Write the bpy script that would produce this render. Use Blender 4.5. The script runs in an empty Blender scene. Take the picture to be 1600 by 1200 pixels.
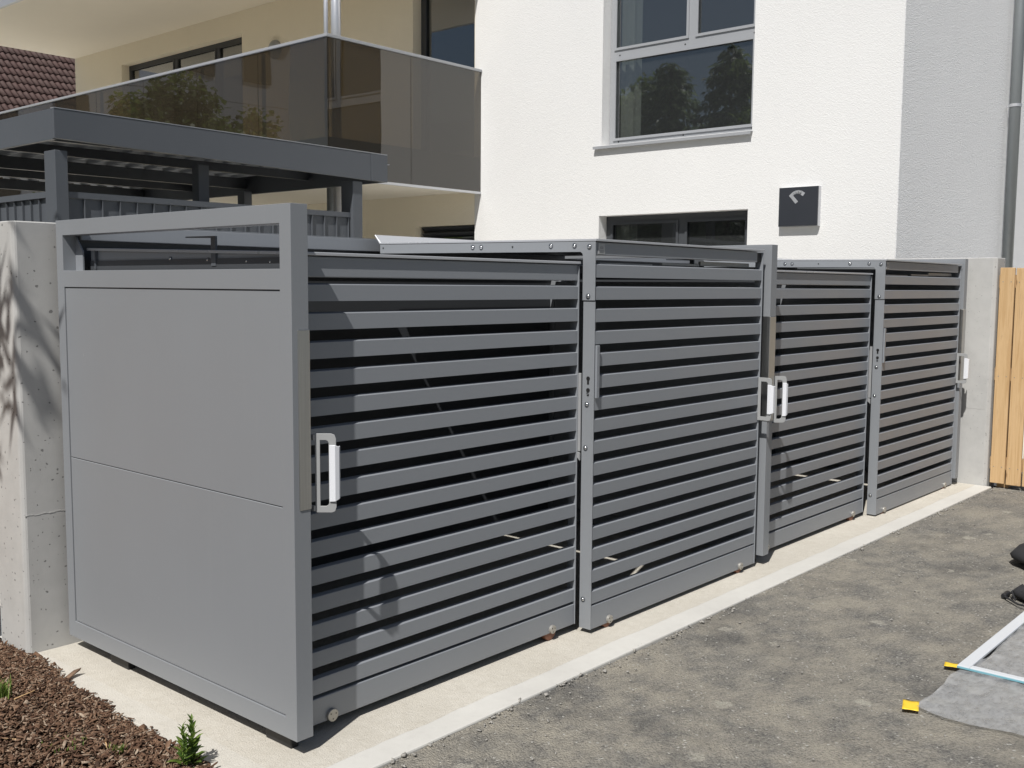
import bpy, bmesh, math, random
import numpy as np
from mathutils import Vector, Matrix
random.seed(7); rng = np.random.default_rng(11)
scene = bpy.context.scene
COL = scene.collection
R = math.radians

# ------------------------------------------------------------------ camera
cam_d = bpy.data.cameras.new('camera'); cam = bpy.data.objects.new('camera', cam_d); COL.objects.link(cam)
yaw, pitch, roll = 0.85376, -0.09452, 0.00704
fw = Vector((math.sin(yaw)*math.cos(pitch), math.cos(yaw)*math.cos(pitch), math.sin(pitch)))
rt = Vector((math.cos(yaw), -math.sin(yaw), 0)); up = rt.cross(fw)
r2 = math.cos(roll)*rt + math.sin(roll)*up; u2 = -math.sin(roll)*rt + math.cos(roll)*up
m = Matrix((r2, u2, -fw)).transposed().to_4x4(); m.translation = (-1.8363, -2.446, 1.4184)
cam.matrix_world = m
cam_d.sensor_width = 36; cam_d.lens = 36*1618.77/1600; cam_d.clip_start = 0.05; cam_d.clip_end = 600
scene.camera = cam
# ------------------------------------------------------------------ sky, sun, exposure
SUN_EL = R(54.5); sx, sy = -0.940, -0.342            # horizontal direction towards the sun
w = bpy.data.worlds.new('World'); scene.world = w; w.use_nodes = True
nt = w.node_tree; nt.nodes.clear()
sky = nt.nodes.new('ShaderNodeTexSky'); sky.sky_type = 'NISHITA'; sky.sun_disc = False
sky.sun_elevation = SUN_EL; sky.sun_rotation = math.atan2(sx, sy); sky.air_density = 1.0; sky.dust_density = 1.5
bg = nt.nodes.new('ShaderNodeBackground'); bg.inputs[1].default_value = 0.05
wo = nt.nodes.new('ShaderNodeOutputWorld'); nt.links.new(sky.outputs[0], bg.inputs[0]); nt.links.new(bg.outputs[0], wo.inputs[0])
sun_d = bpy.data.lights.new('sun', 'SUN'); sun_d.energy = 5.0; sun_d.angle = R(0.53); sun_d.color = (1.0, 0.975, 0.94)
sun = bpy.data.objects.new('sun', sun_d); COL.objects.link(sun)
sd = Vector((sx*math.cos(SUN_EL), sy*math.cos(SUN_EL), math.sin(SUN_EL)))
sun.rotation_euler = sd.to_track_quat('Z', 'Y').to_euler(); sun.location = sd*30
scene.view_settings.view_transform = 'Standard'; scene.view_settings.look = 'None'
scene.view_settings.exposure = 0.02; scene.view_settings.gamma = 1.0; scene.view_settings.use_curve_mapping = False
scene.render.engine = 'CYCLES'
scene.cycles.max_bounces = 10; scene.cycles.transparent_max_bounces = 24

# ------------------------------------------------------------------ materials
MATS = {}
class NT:
    def __init__(s, name):
        s.m = bpy.data.materials.new(name); s.m.use_nodes = True; MATS[name] = s.m
        s.t = s.m.node_tree; s.b = s.t.nodes['Principled BSDF']; s.out = s.t.nodes['Material Output']
        tc = s.t.nodes.new('ShaderNodeTexCoord'); s.co = tc.outputs['Object']
    def n(s, typ, **kw):
        nd = s.t.nodes.new(typ)
        for k, v in kw.items():
            if k.startswith('i_'): nd.inputs[k[2:].replace('_', ' ')].default_value = v
            else: setattr(nd, k, v)
        return nd
    def l(s, a, b): s.t.links.new(a, b)
    def geo(s):
        g = s.n('ShaderNodeNewGeometry'); s.co = g.outputs['Position']; return s
    def noise(s, scale, detail=4, rough=.55, vec=None):
        nd = s.n('ShaderNodeTexNoise', i_Scale=scale, i_Detail=detail, i_Roughness=rough); s.l(vec or s.co, nd.inputs['Vector']); return nd.outputs['Fac']
    def voro(s, scale, feature='F1', out='Distance', vec=None, rnd=1.0):
        nd = s.n('ShaderNodeTexVoronoi', feature=feature, i_Scale=scale, i_Randomness=rnd); s.l(vec or s.co, nd.inputs['Vector']); return nd.outputs[out]
    def ramp(s, fac, stops):
        nd = s.n('ShaderNodeValToRGB'); e = nd.color_ramp.elements
        while len(e) < len(stops): e.new(.5)
        for el, (p, c) in zip(e, stops):
            el.position = p; el.color = (c, c, c, 1) if not hasattr(c, '__len__') else (*c, 1)
        s.l(fac, nd.inputs[0]); return nd.outputs[0]
    def mix(s, fac, a, b, mode='MIX'):
        nd = s.n('ShaderNodeMix', data_type='RGBA', blend_type=mode)
        for sock, v in ((nd.inputs[0], fac), (nd.inputs[6], a), (nd.inputs[7], b)):
            if isinstance(v, bpy.types.NodeSocket): s.l(v, sock)
            elif hasattr(v, '__len__'): sock.default_value = (*v, 1)
            else: sock.default_value = v
        return nd.outputs[2]
    def math(s, op, a, b=0.0, c=0.0):
        nd = s.n('ShaderNodeMath', operation=op)
        for i, v in enumerate((a, b, c)):
            if isinstance(v, bpy.types.NodeSocket): s.l(v, nd.inputs[i])
            else: nd.inputs[i].default_value = v
        return nd.outputs[0]
    def scale(s, v3):
        nd = s.n('ShaderNodeMapping'); nd.inputs['Scale'].default_value = v3; s.l(s.co, nd.inputs[0]); return nd.outputs[0]
    def bump(s, h, dist, strength=1.0, prev=None):
        nd = s.n('ShaderNodeBump', i_Distance=dist, i_Strength=strength); s.l(h, nd.inputs['Height'])
        if prev is not None: s.l(prev, nd.inputs['Normal'])
        s.l(nd.outputs[0], s.b.inputs['Normal']); return nd.outputs[0]
    def base(s, c, rough=.5, metal=0., spec=.5):
        if isinstance(c, bpy.types.NodeSocket): s.l(c, s.b.inputs['Base Color'])
        else: s.b.inputs['Base Color'].default_value = (*c, 1)
        if isinstance(rough, bpy.types.NodeSocket): s.l(rough, s.b.inputs['Roughness'])
        else: s.b.inputs['Roughness'].default_value = rough
        s.b.inputs['Metallic'].default_value = metal; s.b.inputs['Specular IOR Level'].default_value = spec
        return s

def paint(name, c, rough=.42, metal=.0, var=.06, scuff=0.0):
    t = NT(name).geo(); n1 = t.noise(1.7, 5, .6); n2 = t.noise(900, 2)
    k = t.mix(t.ramp(n1, [(.3, 1-var), (.7, 1+var)]), tuple(x*(1-var) for x in c), tuple(min(1, x*(1+var)) for x in c))
    k = t.mix(t.ramp(n2, [(.35, 0), (.65, .16)]), k, tuple(min(1, x*1.35) for x in c))
    if scuff:
        s1 = t.noise(1, 6, .7, t.scale((9, 9, 2.2))); k = t.mix(t.ramp(s1, [(.66, 0), (.74, scuff)]), k, (.5, .49, .46))
    if name == 'grey_panel':
        st = t.noise(1, 5, .7, t.scale((26, 26, .9))); k = t.mix(t.ramp(st, [(.56, 0.), (.80, .09)]), k, (.34, .345, .345))
        sc = t.noise(1, 4, .7, t.scale((150, 150, 14))); k = t.mix(t.math('MULTIPLY', t.ramp(sc, [(.74, 0.), (.77, .7)]), t.ramp(t.noise(4, 2), [(.52, 0.), (.6, 1.)])), k, (.6, .6, .6))
    t.base(k, t.ramp(n1, [(.3, rough-.07), (.7, rough+.09)]), metal)
    t.bump(t.noise(420, 2), .0003, .35)
    return t
paint('grey_paint', (.243, .257, .277), .43, .12, .045)
paint('grey_panel', (.232, .244, .259), .47, .10, .05)
paint('light_paint', (.36, .365, .37), .4, .25, .04)
paint('handle_paint', (.33, .335, .335), .42, .1, .04)
paint('white_coat', (.70, .71, .74), .4, 0, .03)
paint('anthracite', (.085, .093, .105), .42, .05, .07)
paint('anthracite_dark', (.05, .054, .06), .45, 0, .07)
paint('window_grey', (.33, .34, .355), .38, .1, .03)
paint('black_plastic', (.014, .014, .015), .5, 0, .1)
paint('alu', (.55, .56, .58), .33, .55, .04)
paint('zinc', (.20, .215, .22), .42, .4, .08)
paint('sign_dark', (.030, .033, .040), .35, 0, .05)
paint('slab_edge_blue', (.15, .17, .215), .5, 0, .05)
paint('slab_blue', (.36, .38, .42), .5, 0, .05)
paint('pale_profile', (.52, .54, .56), .45, 0, .08)
paint('cap_metal', (.40, .385, .35), .4, .6, .1)
paint('teal', (.16, .36, .42), .5, 0, .08)
paint('roof_sheet', (.42, .43, .45), .3, .2, .05)
paint('roller', (.17, .07, .04), .6, 0, .2)
t = NT('steel').geo()
t.base(t.mix(t.noise(1, 3, .5, t.scale((240, 240, 4))), (.42, .42, .41), (.52, .52, .51)), t.ramp(t.noise(1, 3, .5, t.scale((300, 300, 3))), [(.3, .30), (.7, .42)]), 1.0)
t = NT('screw').geo(); t.base((.72, .72, .72), .18, 1.0)
t = NT('dark_hole').geo(); t.base((.006, .006, .006), .7)
t = NT('yellow_tape').geo(); t.base(t.mix(t.noise(60, 3), (.78, .50, .02), (.86, .60, .05)), .45)

# plaster
def plaster(name, c, d=.0042):
    t = NT(name).geo(); n1 = t.noise(.8, 5, .6); a = t.noise(68, 4, .65); v = t.voro(120)
    k = t.mix(t.ramp(n1, [(.3, 0.), (.7, 1.)]), tuple(x*.965 for x in c), c)
    k = t.mix(t.ramp(t.noise(1, 5, .7, t.scale((3, 3, .35))), [(.55, 0), (.8, .10)]), k, tuple(x*.8 for x in c))
    t.base(k, .9, 0, .2)
    h = t.math('ADD', t.math('ADD', a, t.math('MULTIPLY', v, .6)), t.math('MULTIPLY', t.noise(26, 4, .6), .55)); t.bump(h, d, .75); return t
plaster('plaster_white', (.735, .732, .72), .0032); plaster('plaster_beige', (.90, .83, .68), .004); plaster('plaster_gable_lifted', (.87, .875, .88), .010); plaster('plaster_soffit', (.86, .81, .71), .003)
# cast concrete with bug holes
def concrete(name, c, joint=None):
    t = NT(name).geo(); n1 = t.noise(1.6, 6, .62); n2 = t.noise(14, 5, .6); n3 = t.noise(200, 3)
    k = t.mix(t.ramp(n1, [(.3, 0.), (.7, 1.)]), tuple(x*.84 for x in c), tuple(x*1.06 for x in c))
    k = t.mix(t.ramp(n2, [(.3, 0.), (.75, .35)]), k, tuple(x*1.2 for x in c))
    warp = t.n('ShaderNodeTexNoise', i_Scale=55., i_Detail=2.); t.l(t.co, warp.inputs['Vector'])
    wv = t.n('ShaderNodeVectorMath', operation='MULTIPLY_ADD'); t.l(warp.outputs['Color'], wv.inputs[0]); wv.inputs[1].default_value = (.018, .018, .012); t.l(t.co, wv.inputs[2])
    holes = None
    for sc, th, dens in ((20, .19, .42), (50, .22, .35)):
        vn = t.n('ShaderNodeTexVoronoi', i_Scale=sc); t.l(wv.outputs[0], vn.inputs['Vector'])
        sep = t.n('ShaderNodeSeparateColor'); t.l(vn.outputs['Color'], sep.inputs[0])
        rad = t.math('MULTIPLY', t.math('MAXIMUM', t.math('SUBTRACT', sep.outputs[0], dens), 0.), th/(1-dens))
        hol = t.math('GREATER_THAN', rad, vn.outputs['Distance'])
        hol = t.math('MULTIPLY', hol, t.ramp(t.noise(2.3, 3), [(.32, 0.), (.42, 1.)]))
        holes = hol if holes is None else t.math('MAXIMUM', holes, hol)
    k = t.mix(t.math('MULTIPLY', holes, .72), k, tuple(x*.26 for x in c))
    t.base(k, .85, 0, .25)
    h = t.math('SUBTRACT', t.math('MULTIPLY', n3, .10), holes)
    t.bump(h, .006, .8); return t
concrete('concrete_wall', (.47, .465, .448))
# slab: brushed field, trowelled margins
t = NT('slab').geo(); sp = t.n('ShaderNodeSeparateXYZ'); t.l(t.co, sp.inputs[0])
wob = t.math('MULTIPLY', t.math('SUBTRACT', t.noise(3.2, 4), .5), .035)
m1 = t.math('LESS_THAN', t.math('ADD', sp.outputs[1], wob), -.105)
m2 = t.math('LESS_THAN', t.math('ADD', sp.outputs[0], wob), -.10)
mg = t.math('MAXIMUM', m1, t.math('MULTIPLY', m2, .3))
n1 = t.noise(2.2, 6, .65); n2 = t.noise(26, 5, .65); n3 = t.noise(190, 3, .7)
fld = t.mix(t.ramp(n1, [(.3, 0.), (.72, 1.)]), (.50, .468, .405), (.61, .578, .51))
fld = t.mix(t.ramp(n2, [(.42, 0.), (.70, .45)]), fld, (.46, .425, .355))
fld = t.mix(t.ramp(n3, [(.50, 0.), (.66, .5)]), fld, (.40, .37, .31))
smo = t.mix(t.ramp(n1, [(.3, 0.), (.7, 1.)]), (.49, .478, .445), (.56, .548, .51))
smo = t.mix(t.ramp(n2, [(.5, 0.), (.75, .30)]), smo, (.43, .42, .39))
t.base(t.mix(mg, fld, smo), .88, 0, .25)
hh = t.math('MULTIPLY', t.math('ADD', n3, n2), t.math('SUBTRACT', 1.15, mg)); t.bump(hh, .005, .8)
# asphalt
t = NT('asphalt').geo()
v1 = t.n('ShaderNodeTexVoronoi', i_Scale=150.); t.l(t.co, v1.inputs['Vector']); s1 = t.n('ShaderNodeSeparateColor'); t.l(v1.outputs['Color'], s1.inputs[0])
grain = t.noise(95, 5, .8)
k = t.mix(s1.outputs[0], (.120, .117, .111), (.27, .26, .238))
k = t.mix(t.ramp(grain, [(.36, .65), (.50, .0)]), k, (.075, .073, .07))
big = t.noise(.85, 8, .68); mid = t.noise(8.5, 9, .8)
dust = t.math('MULTIPLY', t.ramp(big, [(.34, .45), (.60, 1.)]), t.ramp(mid, [(.40, .08), (.64, .8)]))
dust = t.math('MULTIPLY', dust, t.ramp(grain, [(.34, .25), (.52, 1.)]))
k = t.mix(dust, k, (.41, .38, .315))
k = t.mix(t.math('MULTIPLY', t.ramp(t.noise(2.1, 8, .74), [(.44, 0.), (.62, .62)]), t.ramp(grain, [(.34, .35), (.52, 1.)])), k, (.43, .39, .315))
k = t.mix(t.ramp(t.noise(1.5, 6, .7), [(.54, 0.), (.68, .5)]), k, (.085, .084, .082))
wp = t.n('ShaderNodeTexNoise', i_Scale=16., i_Detail=4.); t.l(t.co, wp.inputs['Vector']); wa = t.n('ShaderNodeVectorMath', operation='MULTIPLY_ADD'); t.l(wp.outputs['Color'], wa.inputs[0]); wa.inputs[1].default_value = (.075, .075, 0); t.l(t.co, wa.inputs[2])
v3 = t.n('ShaderNodeTexVoronoi', i_Scale=5.5); t.l(wa.outputs[0], v3.inputs['Vector']); s3 = t.n('ShaderNodeSeparateColor'); t.l(v3.outputs['Color'], s3.inputs[0])
rad = t.math('MULTIPLY', t.math('MAXIMUM', t.math('SUBTRACT', s3.outputs[0], .28), 0.), .32)
spot = t.math('MULTIPLY', t.ramp(t.math('SUBTRACT', rad, v3.outputs['Distance']), [(.0, 0.), (.05, .75)]), t.ramp(grain, [(.36, .2), (.52, 1.)]))
k = t.mix(spot, k, (.45, .425, .36))
k = t.mix(t.math('GREATER_THAN', s1.outputs[1], .992), k, (.50, .485, .44))
t.base(k, .93, 0, .18)
h = t.math('ADD', t.math('SUBTRACT', t.math('MULTIPLY', s1.outputs[2], .8), t.math('MULTIPLY', v1.outputs['Distance'], 1.0)), t.math('MULTIPLY', grain, 1.2)); b = t.bump(h, .0075, .9)
t.bump(t.noise(7, 6, .7), .010, .45, b)
t = NT('ground_earth').geo(); t.base(t.mix(t.noise(6, 6, .7), (.14, .135, .12), (.22, .21, .19)), .95, 0, .1); t.bump(t.noise(60, 5), .01)
t = NT('bounce_paving').geo(); t.base(t.mix(t.noise(3, 6, .7), (.60, .585, .54), (.70, .68, .63)), .9, 0, .2); t.bump(t.noise(80, 4), .006)
t = NT('mulch_soil').geo(); t.base(t.mix(t.noise(70, 5, .7), (.028, .016, .010), (.085, .05, .03)), .95, 0, .1); t.bump(t.noise(90, 5, .7), .02)
t = NT('stone').geo(); t.base(t.mix(t.noise(45, 2), (.20, .19, .175), (.42, .40, .36)), .85)
# bark chips: colour by chip
t = NT('bark'); at = t.n('ShaderNodeAttribute', attribute_name='tone'); g = t.n('ShaderNodeNewGeometry')
k = t.ramp(at.outputs['Fac'], [(0., (.030, .020, .015)), (.30, (.105, .056, .035)), (.58, (.21, .125, .078)), (.80, (.28, .195, .135)), (1., (.46, .37, .28))])
fib = t.noise(300, 3, .6, g.outputs['Position']); t.base(t.mix(t.ramp(fib, [(.3, 0.), (.7, .5)]), k, (.05, .028, .018)), .85, 0, .2)
# larch boards: grain along z, knots
def wood(name, a, bcol, dk):
    t = NT(name).geo(); oi = t.n('ShaderNodeObjectInfo'); off = t.n('ShaderNodeVectorMath', operation='MULTIPLY_ADD')
    cb = t.n('ShaderNodeCombineXYZ'); t.l(oi.outputs['Random'], cb.inputs[0]); t.l(oi.outputs['Random'], cb.inputs[2])
    t.l(cb.outputs[0], off.inputs[0]); off.inputs[1].default_value = (37., 11., 23.); t.l(t.co, off.inputs[2]); t.co = off.outputs[0]
    dis = t.noise(3.5, 3); gv = t.n('ShaderNodeMapping'); gv.inputs['Scale'].default_value = (30, 30, 1.3); t.l(t.co, gv.inputs[0])
    gr = t.n('ShaderNodeTexNoise', i_Scale=1.6, i_Detail=6., i_Roughness=.6, i_Distortion=1.3); t.l(gv.outputs[0], gr.inputs['Vector'])
    k = t.mix(t.ramp(gr.outputs['Fac'], [(.32, 0.), (.62, 1.)]), a, bcol)
    k = t.mix(t.ramp(gr.outputs['Fac'], [(.58, 0.), (.66, .5), (.72, 0.)]), k, dk)
    kn = t.voro(1, vec=t.scale((13, 13, 5.))); k = t.mix(t.ramp(kn, [(.06, .85), (.10, .3), (.17, 0.)]), k, dk)
    k = t.mix(t.ramp(oi.outputs['Random'], [(0, 0.), (1, .35)]), k, tuple(x*.8 for x in bcol))
    t.base(k, .62, 0, .3); t.bump(gr.outputs['Fac'], .0015, .6)
wood('larch', (.47, .29, .13), (.66, .455, .245), (.22, .11, .045))
wood('old_larch', (.42, .22, .09), (.50, .28, .12), (.2, .1, .04))
t = NT('clay_tile').geo(); oi = t.n('ShaderNodeObjectInfo')
k = t.mix(t.noise(5, 5, .65), (.050, .028, .023), (.085, .050, .042)); k = t.mix(t.ramp(oi.outputs['Random'], [(0, 0.), (1, .55)]), k, (.075, .035, .03))
k = t.mix(t.ramp(t.noise(11, 4, .7), [(.66, 0.), (.74, .35)]), k, (.20, .16, .14)); t.base(k, .75); t.bump(t.noise(60, 4), .006)
# foliage
def leafmat(name, a, bcol, trans=.35):
    t = NT(name); at = t.n('ShaderNodeAttribute', attribute_name='tone')
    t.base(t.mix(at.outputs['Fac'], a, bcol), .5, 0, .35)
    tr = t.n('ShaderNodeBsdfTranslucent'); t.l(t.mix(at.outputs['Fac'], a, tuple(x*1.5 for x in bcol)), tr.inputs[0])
    mx = t.n('ShaderNodeMixShader'); mx.inputs[0].default_value = trans; t.l(t.b.outputs[0], mx.inputs[1]); t.l(tr.outputs[0], mx.inputs[2]); t.l(mx.outputs[0], t.out.inputs[0])
leafmat('leaf_bright', (.055, .11, .018), (.17, .25, .045)); leafmat('leaf_mid', (.05, .085, .022), (.12, .165, .045), .45); leafmat('leaf_conifer', (.09, .13, .07), (.18, .23, .12), .5); leafmat('grass_leaf', (.07, .13, .02), (.20, .27, .06))
t = NT('tree_bark').geo(); t.base(t.mix(t.noise(1, 5, .7, t.scale((30, 30, 5))), (.05, .038, .028), (.16, .13, .10)), .9); t.bump(t.noise(1, 5, .7, t.scale((30, 30, 5))), .02)
# glass: real panes, mirror-like reflection over a tinted see-through body
def glass(name, tint, ior=1.52, boost=1.0, body=None, bodyfac=0.):
    t = NT(name); fr = t.n('ShaderNodeFresnel', i_IOR=ior); gl = t.n('ShaderNodeBsdfGlossy', i_Roughness=.012); gl.inputs[0].default_value = (.96, .98, 1, 1)
    g = t.n('ShaderNodeNewGeometry'); wn = t.n('ShaderNodeTexNoise', i_Scale=1.3, i_Detail=1.); t.l(g.outputs['Position'], wn.inputs['Vector'])
    bp = t.n('ShaderNodeBump', i_Distance=.0035, i_Strength=.5); t.l(wn.outputs['Fac'], bp.inputs['Height']); t.l(bp.outputs[0], gl.inputs['Normal'])
    tr = t.n('ShaderNodeBsdfTransparent'); tr.inputs[0].default_value = (*tint, 1); src = tr.outputs[0]
    if body:
        df = t.n('ShaderNodeBsdfDiffuse'); df.inputs[0].default_value = (*body, 1); mb = t.n('ShaderNodeMixShader'); mb.inputs[0].default_value = bodyfac
        t.l(src, mb.inputs[1]); t.l(df.outputs[0], mb.inputs[2]); src = mb.outputs[0]
    mx = t.n('ShaderNodeMixShader'); f = t.math('MULTIPLY', t.math('MINIMUM', t.math('MULTIPLY', fr.outputs[0], boost), 1.0), t.math('SUBTRACT', 1.0, g.outputs['Backfacing']))
    t.l(f, mx.inputs[0]); t.l(src, mx.inputs[1]); t.l(gl.outputs[0], mx.inputs[2]); t.l(mx.outputs[0], t.out.inputs[0])
glass('window_glass', (.62, .65, .65), 1.6, 3.2, (.26, .27, .275), .07); glass('smoked_glass', (.38, .34, .27), 1.5, 2.0, (.13, .108, .075), .17)
t = NT('room').geo(); t.base(t.mix(t.noise(2, 3), (.22, .21, .19), (.30, .29, .27)), .9)
t = NT('curtain').geo(); t.base((.62, .59, .52), .9)
# clear film on the asphalt
t = NT('film').geo(); tr = t.n('ShaderNodeBsdfTransparent'); tr.inputs[0].default_value = (.92, .93, .94, 1)
t.base(t.mix(t.noise(9, 5, .7), (.60, .61, .62), (.80, .81, .82)), .28, 0, .6); cr = t.noise(1, 6, .75, t.scale((14, 26, 8))); t.bump(cr, .012, 1.)
mx = t.n('ShaderNodeMixShader'); t.l(t.ramp(cr, [(.35, .22), (.72, .50)]), mx.inputs[0]); t.l(tr.outputs[0], mx.inputs[1]); t.l(t.b.outputs[0], mx.inputs[2]); t.l(mx.outputs[0], t.out.inputs[0])
t = NT('black_cloth').geo(); t.base(t.mix(t.noise(30, 4), (.010, .010, .011), (.028, .028, .03)), .85); t.bump(t.noise(400, 2), .001)

# ------------------------------------------------------------------ mesh helpers
def link(o, parent=None):
    COL.objects.link(o)
    if parent is not None: o.parent = parent
    return o
def obj(name, me, mat=None, parent=None, loc=(0, 0, 0), rot=None):
    o = bpy.data.objects.new(name, me)
    if mat and not me.materials: me.materials.append(MATS[mat])
    o.location = loc
    if rot: o.rotation_euler = rot
    return link(o, parent)
def thing(name, label, cat, loc=(0, 0, 0), group=None):
    o = bpy.data.objects.new(name, None); o.location = loc; o.empty_display_size = .1; link(o)
    return tag(o, label, cat, group)
def tag(o, label=None, cat=None, group=None, kind=None):
    for k, v in (('label', label), ('category', cat), ('group', group), ('kind', kind)):
        if v: o[k] = v
    return o
def copy_tree(o, parent=None):
    c = o.copy(); COL.objects.link(c); c.parent = parent
    for ch in list(o.children): copy_tree(ch, c)
    return c
class MB:
    def __init__(s): s.v = []; s.f = []
    def add(s, v, f):
        k = len(s.v); s.v += [tuple(p) for p in v]; s.f += [tuple(i+k for i in q) for q in f]; return s
    def box(s, x0, x1, y0, y1, z0, z1):
        v = [(x, y, z) for x in (x0, x1) for y in (y0, y1) for z in (z0, z1)]
        return s.add(v, [(0, 1, 3, 2), (4, 6, 7, 5), (0, 4, 5, 1), (2, 3, 7, 6), (0, 2, 6, 4), (1, 5, 7, 3)])
    def prism(s, poly, axis, a0, a1):
        n = len(poly)
        def P(p, a): return {0: (a, p[0], p[1]), 1: (p[0], a, p[1]), 2: (p[0], p[1], a)}[axis]
        v = [P(p, a0) for p in poly]+[P(p, a1) for p in poly]
        return s.add(v, [tuple(range(n)), tuple(range(2*n-1, n-1, -1))]+[(i, i+n, (i+1) % n+n, (i+1) % n) for i in range(n)])
    def cyl(s, p0, p1, r0, n=12, r1=None, cap=True):
        p0, p1 = Vector(p0), Vector(p1); d = (p1-p0).normalized(); a = d.orthogonal().normalized(); b = d.cross(a); r1 = r0 if r1 is None else r1
        v = [p0+r0*(math.cos(2*math.pi*i/n)*a+math.sin(2*math.pi*i/n)*b) for i in range(n)]+[p1+r1*(math.cos(2*math.pi*i/n)*a+math.sin(2*math.pi*i/n)*b) for i in range(n)]
        f = [(i, (i+1) % n, (i+1) % n+n, i+n) for i in range(n)]
        if cap: f += [tuple(range(n-1, -1, -1)), tuple(range(n, 2*n))]
        return s.add(v, f)
    def dome(s, c, d, r, h, n=10):
        c = Vector(c); d = Vector(d).normalized(); a = d.orthogonal().normalized(); b = d.cross(a); v = []
        for rr, hh in ((1., 0), (.92, .55), (.55, .92)):
            v += [c+d*(h*hh)+rr*r*(math.cos(2*math.pi*i/n)*a+math.sin(2*math.pi*i/n)*b) for i in range(n)]
        v.append(c+d*h); f = []
        for k in range(2): f += [(k*n+i, k*n+(i+1) % n, (k+1)*n+(i+1) % n, (k+1)*n+i) for i in range(n)]
        f += [(2*n+i, 2*n+(i+1) % n, 3*n) for i in range(n)]
        return s.add(v, f)
    def tube(s, pts, r, n=8):
        for a, b in zip(pts[:-1], pts[1:]): s.cyl(a, b, r, n)
        return s
    def mesh(s, name, bevel=0, seg=2, smooth=False):
        me = bpy.data.meshes.new(name); me.from_pydata(s.v, [], s.f)
        bm = bmesh.new(); bm.from_mesh(me); bmesh.ops.recalc_face_normals(bm, faces=bm.faces)
        if bevel:
            ed = [e for e in bm.edges if len(e.link_faces) == 2 and e.calc_face_angle() > .5]
            bmesh.ops.bevel(bm, geom=ed, offset=bevel, segments=seg, affect='EDGES', clamp_overlap=True, profile=.5)
        bm.to_mesh(me); bm.free()
        if smooth:
            for p in me.polygons: p.use_smooth = True
        return me
    def build(s, name, mat, parent=None, loc=(0, 0, 0), bevel=0, seg=2, smooth=False):
        return obj(name, s.mesh(name, bevel, seg, smooth), mat, parent, loc)
def grid_plate(us, vs, solid, mk):
    """plate with rectangular openings; mk(u, v, side) -> point; side 0 front, 1 back"""
    v = []; idx = {}; f = []
    def P(i, j, k):
        if (i, j, k) not in idx: idx[(i, j, k)] = len(v); v.append(mk(us[i], vs[j], k))
        return idx[(i, j, k)]
    nu, nv = len(us)-1, len(vs)-1
    S = lambda i, j: 0 <= i < nu and 0 <= j < nv and solid(.5*(us[i]+us[i+1]), .5*(vs[j]+vs[j+1]))
    for i in range(nu):
        for j in range(nv):
            if not S(i, j): continue
            for k in (0, 1): f.append((P(i, j, k), P(i+1, j, k), P(i+1, j+1, k), P(i, j+1, k)))
            if not S(i-1, j): f.append((P(i, j, 0), P(i, j+1, 0), P(i, j+1, 1), P(i, j, 1)))
            if not S(i+1, j): f.append((P(i+1, j, 0), P(i+1, j+1, 0), P(i+1, j+1, 1), P(i+1, j, 1)))
            if not S(i, j-1): f.append((P(i, j, 0), P(i+1, j, 0), P(i+1, j, 1), P(i, j, 1)))
            if not S(i, j+1): f.append((P(i, j+1, 0), P(i+1, j+1, 0), P(i+1, j+1, 1), P(i, j+1, 1)))
    b = MB(); b.v = v; b.f = f; return b
def plate_x(x0, x1, y0, y1, z0, z1, holes):
    us = sorted({y0, y1, *[h[0] for h in holes], *[h[1] for h in holes]}); vs = sorted({z0, z1, *[h[2] for h in holes], *[h[3] for h in holes]})
    return grid_plate(us, vs, lambda u, v: not any(h[0] < u < h[1] and h[2] < v < h[3] for h in holes), lambda u, v, k: ((x0, x1)[k], u, v))
def soup(name, V, F, mat, parent=None, tone=None, loc=(0, 0, 0)):
    """V (n,3), F (m,k) arrays -> one mesh; tone per face"""
    me = bpy.data.meshes.new(name); V = np.asarray(V, np.float32); F = np.asarray(F, np.int32); k = F.shape[1]
    me.vertices.add(len(V)); me.vertices.foreach_set('co', V.ravel()); me.loops.add(F.size); me.loops.foreach_set('vertex_index', F.ravel())
    me.polygons.add(len(F)); me.polygons.foreach_set('loop_start', np.arange(0, F.size, k, dtype=np.int32)); me.polygons.foreach_set('loop_total', np.full(len(F), k, np.int32))
    me.update(calc_edges=True); me.validate()
    if tone is not None:
        a = me.attributes.new('tone', 'FLOAT', 'FACE'); a.data.foreach_set('value', np.asarray(tone, np.float32))
    return obj(name, me, mat, parent, loc)
def rotm(rx, ry, rz):
    cx, sx_, cy, sy_, cz, sz = np.cos(rx), np.sin(rx), np.cos(ry), np.sin(ry), np.cos(rz), np.sin(rz)
    m_ = np.empty((len(rx), 3, 3))
    m_[:, 0, 0] = cz*cy; m_[:, 0, 1] = cz*sy_*sx_-sz*cx; m_[:, 0, 2] = cz*sy_*cx+sz*sx_
    m_[:, 1, 0] = sz*cy; m_[:, 1, 1] = sz*sy_*sx_+cz*cx; m_[:, 1, 2] = sz*sy_*cx-cz*sx_
    m_[:, 2, 0] = -sy_; m_[:, 2, 1] = cy*sx_; m_[:, 2, 2] = cy*cx; return m_
def scatter_boxes(pos, size, rot):
    n = len(pos); c = np.array([(x, y, z) for x in (-.5, .5) for y in (-.5, .5) for z in (-.5, .5)])
    v = c[None]*size[:, None, :]; v *= (1+rng.uniform(-.25, .25, (n, 8, 1))); v = np.einsum('nij,nkj->nki', rot, v)+pos[:, None, :]
    q = np.array([(0, 1, 3, 2), (4, 6, 7, 5), (0, 4, 5, 1), (2, 3, 7, 6), (0, 2, 6, 4), (1, 5, 7, 3)])
    F = (q[None]+8*np.arange(n)[:, None, None]).reshape(-1, 4); return v.reshape(-1, 3), F
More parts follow.
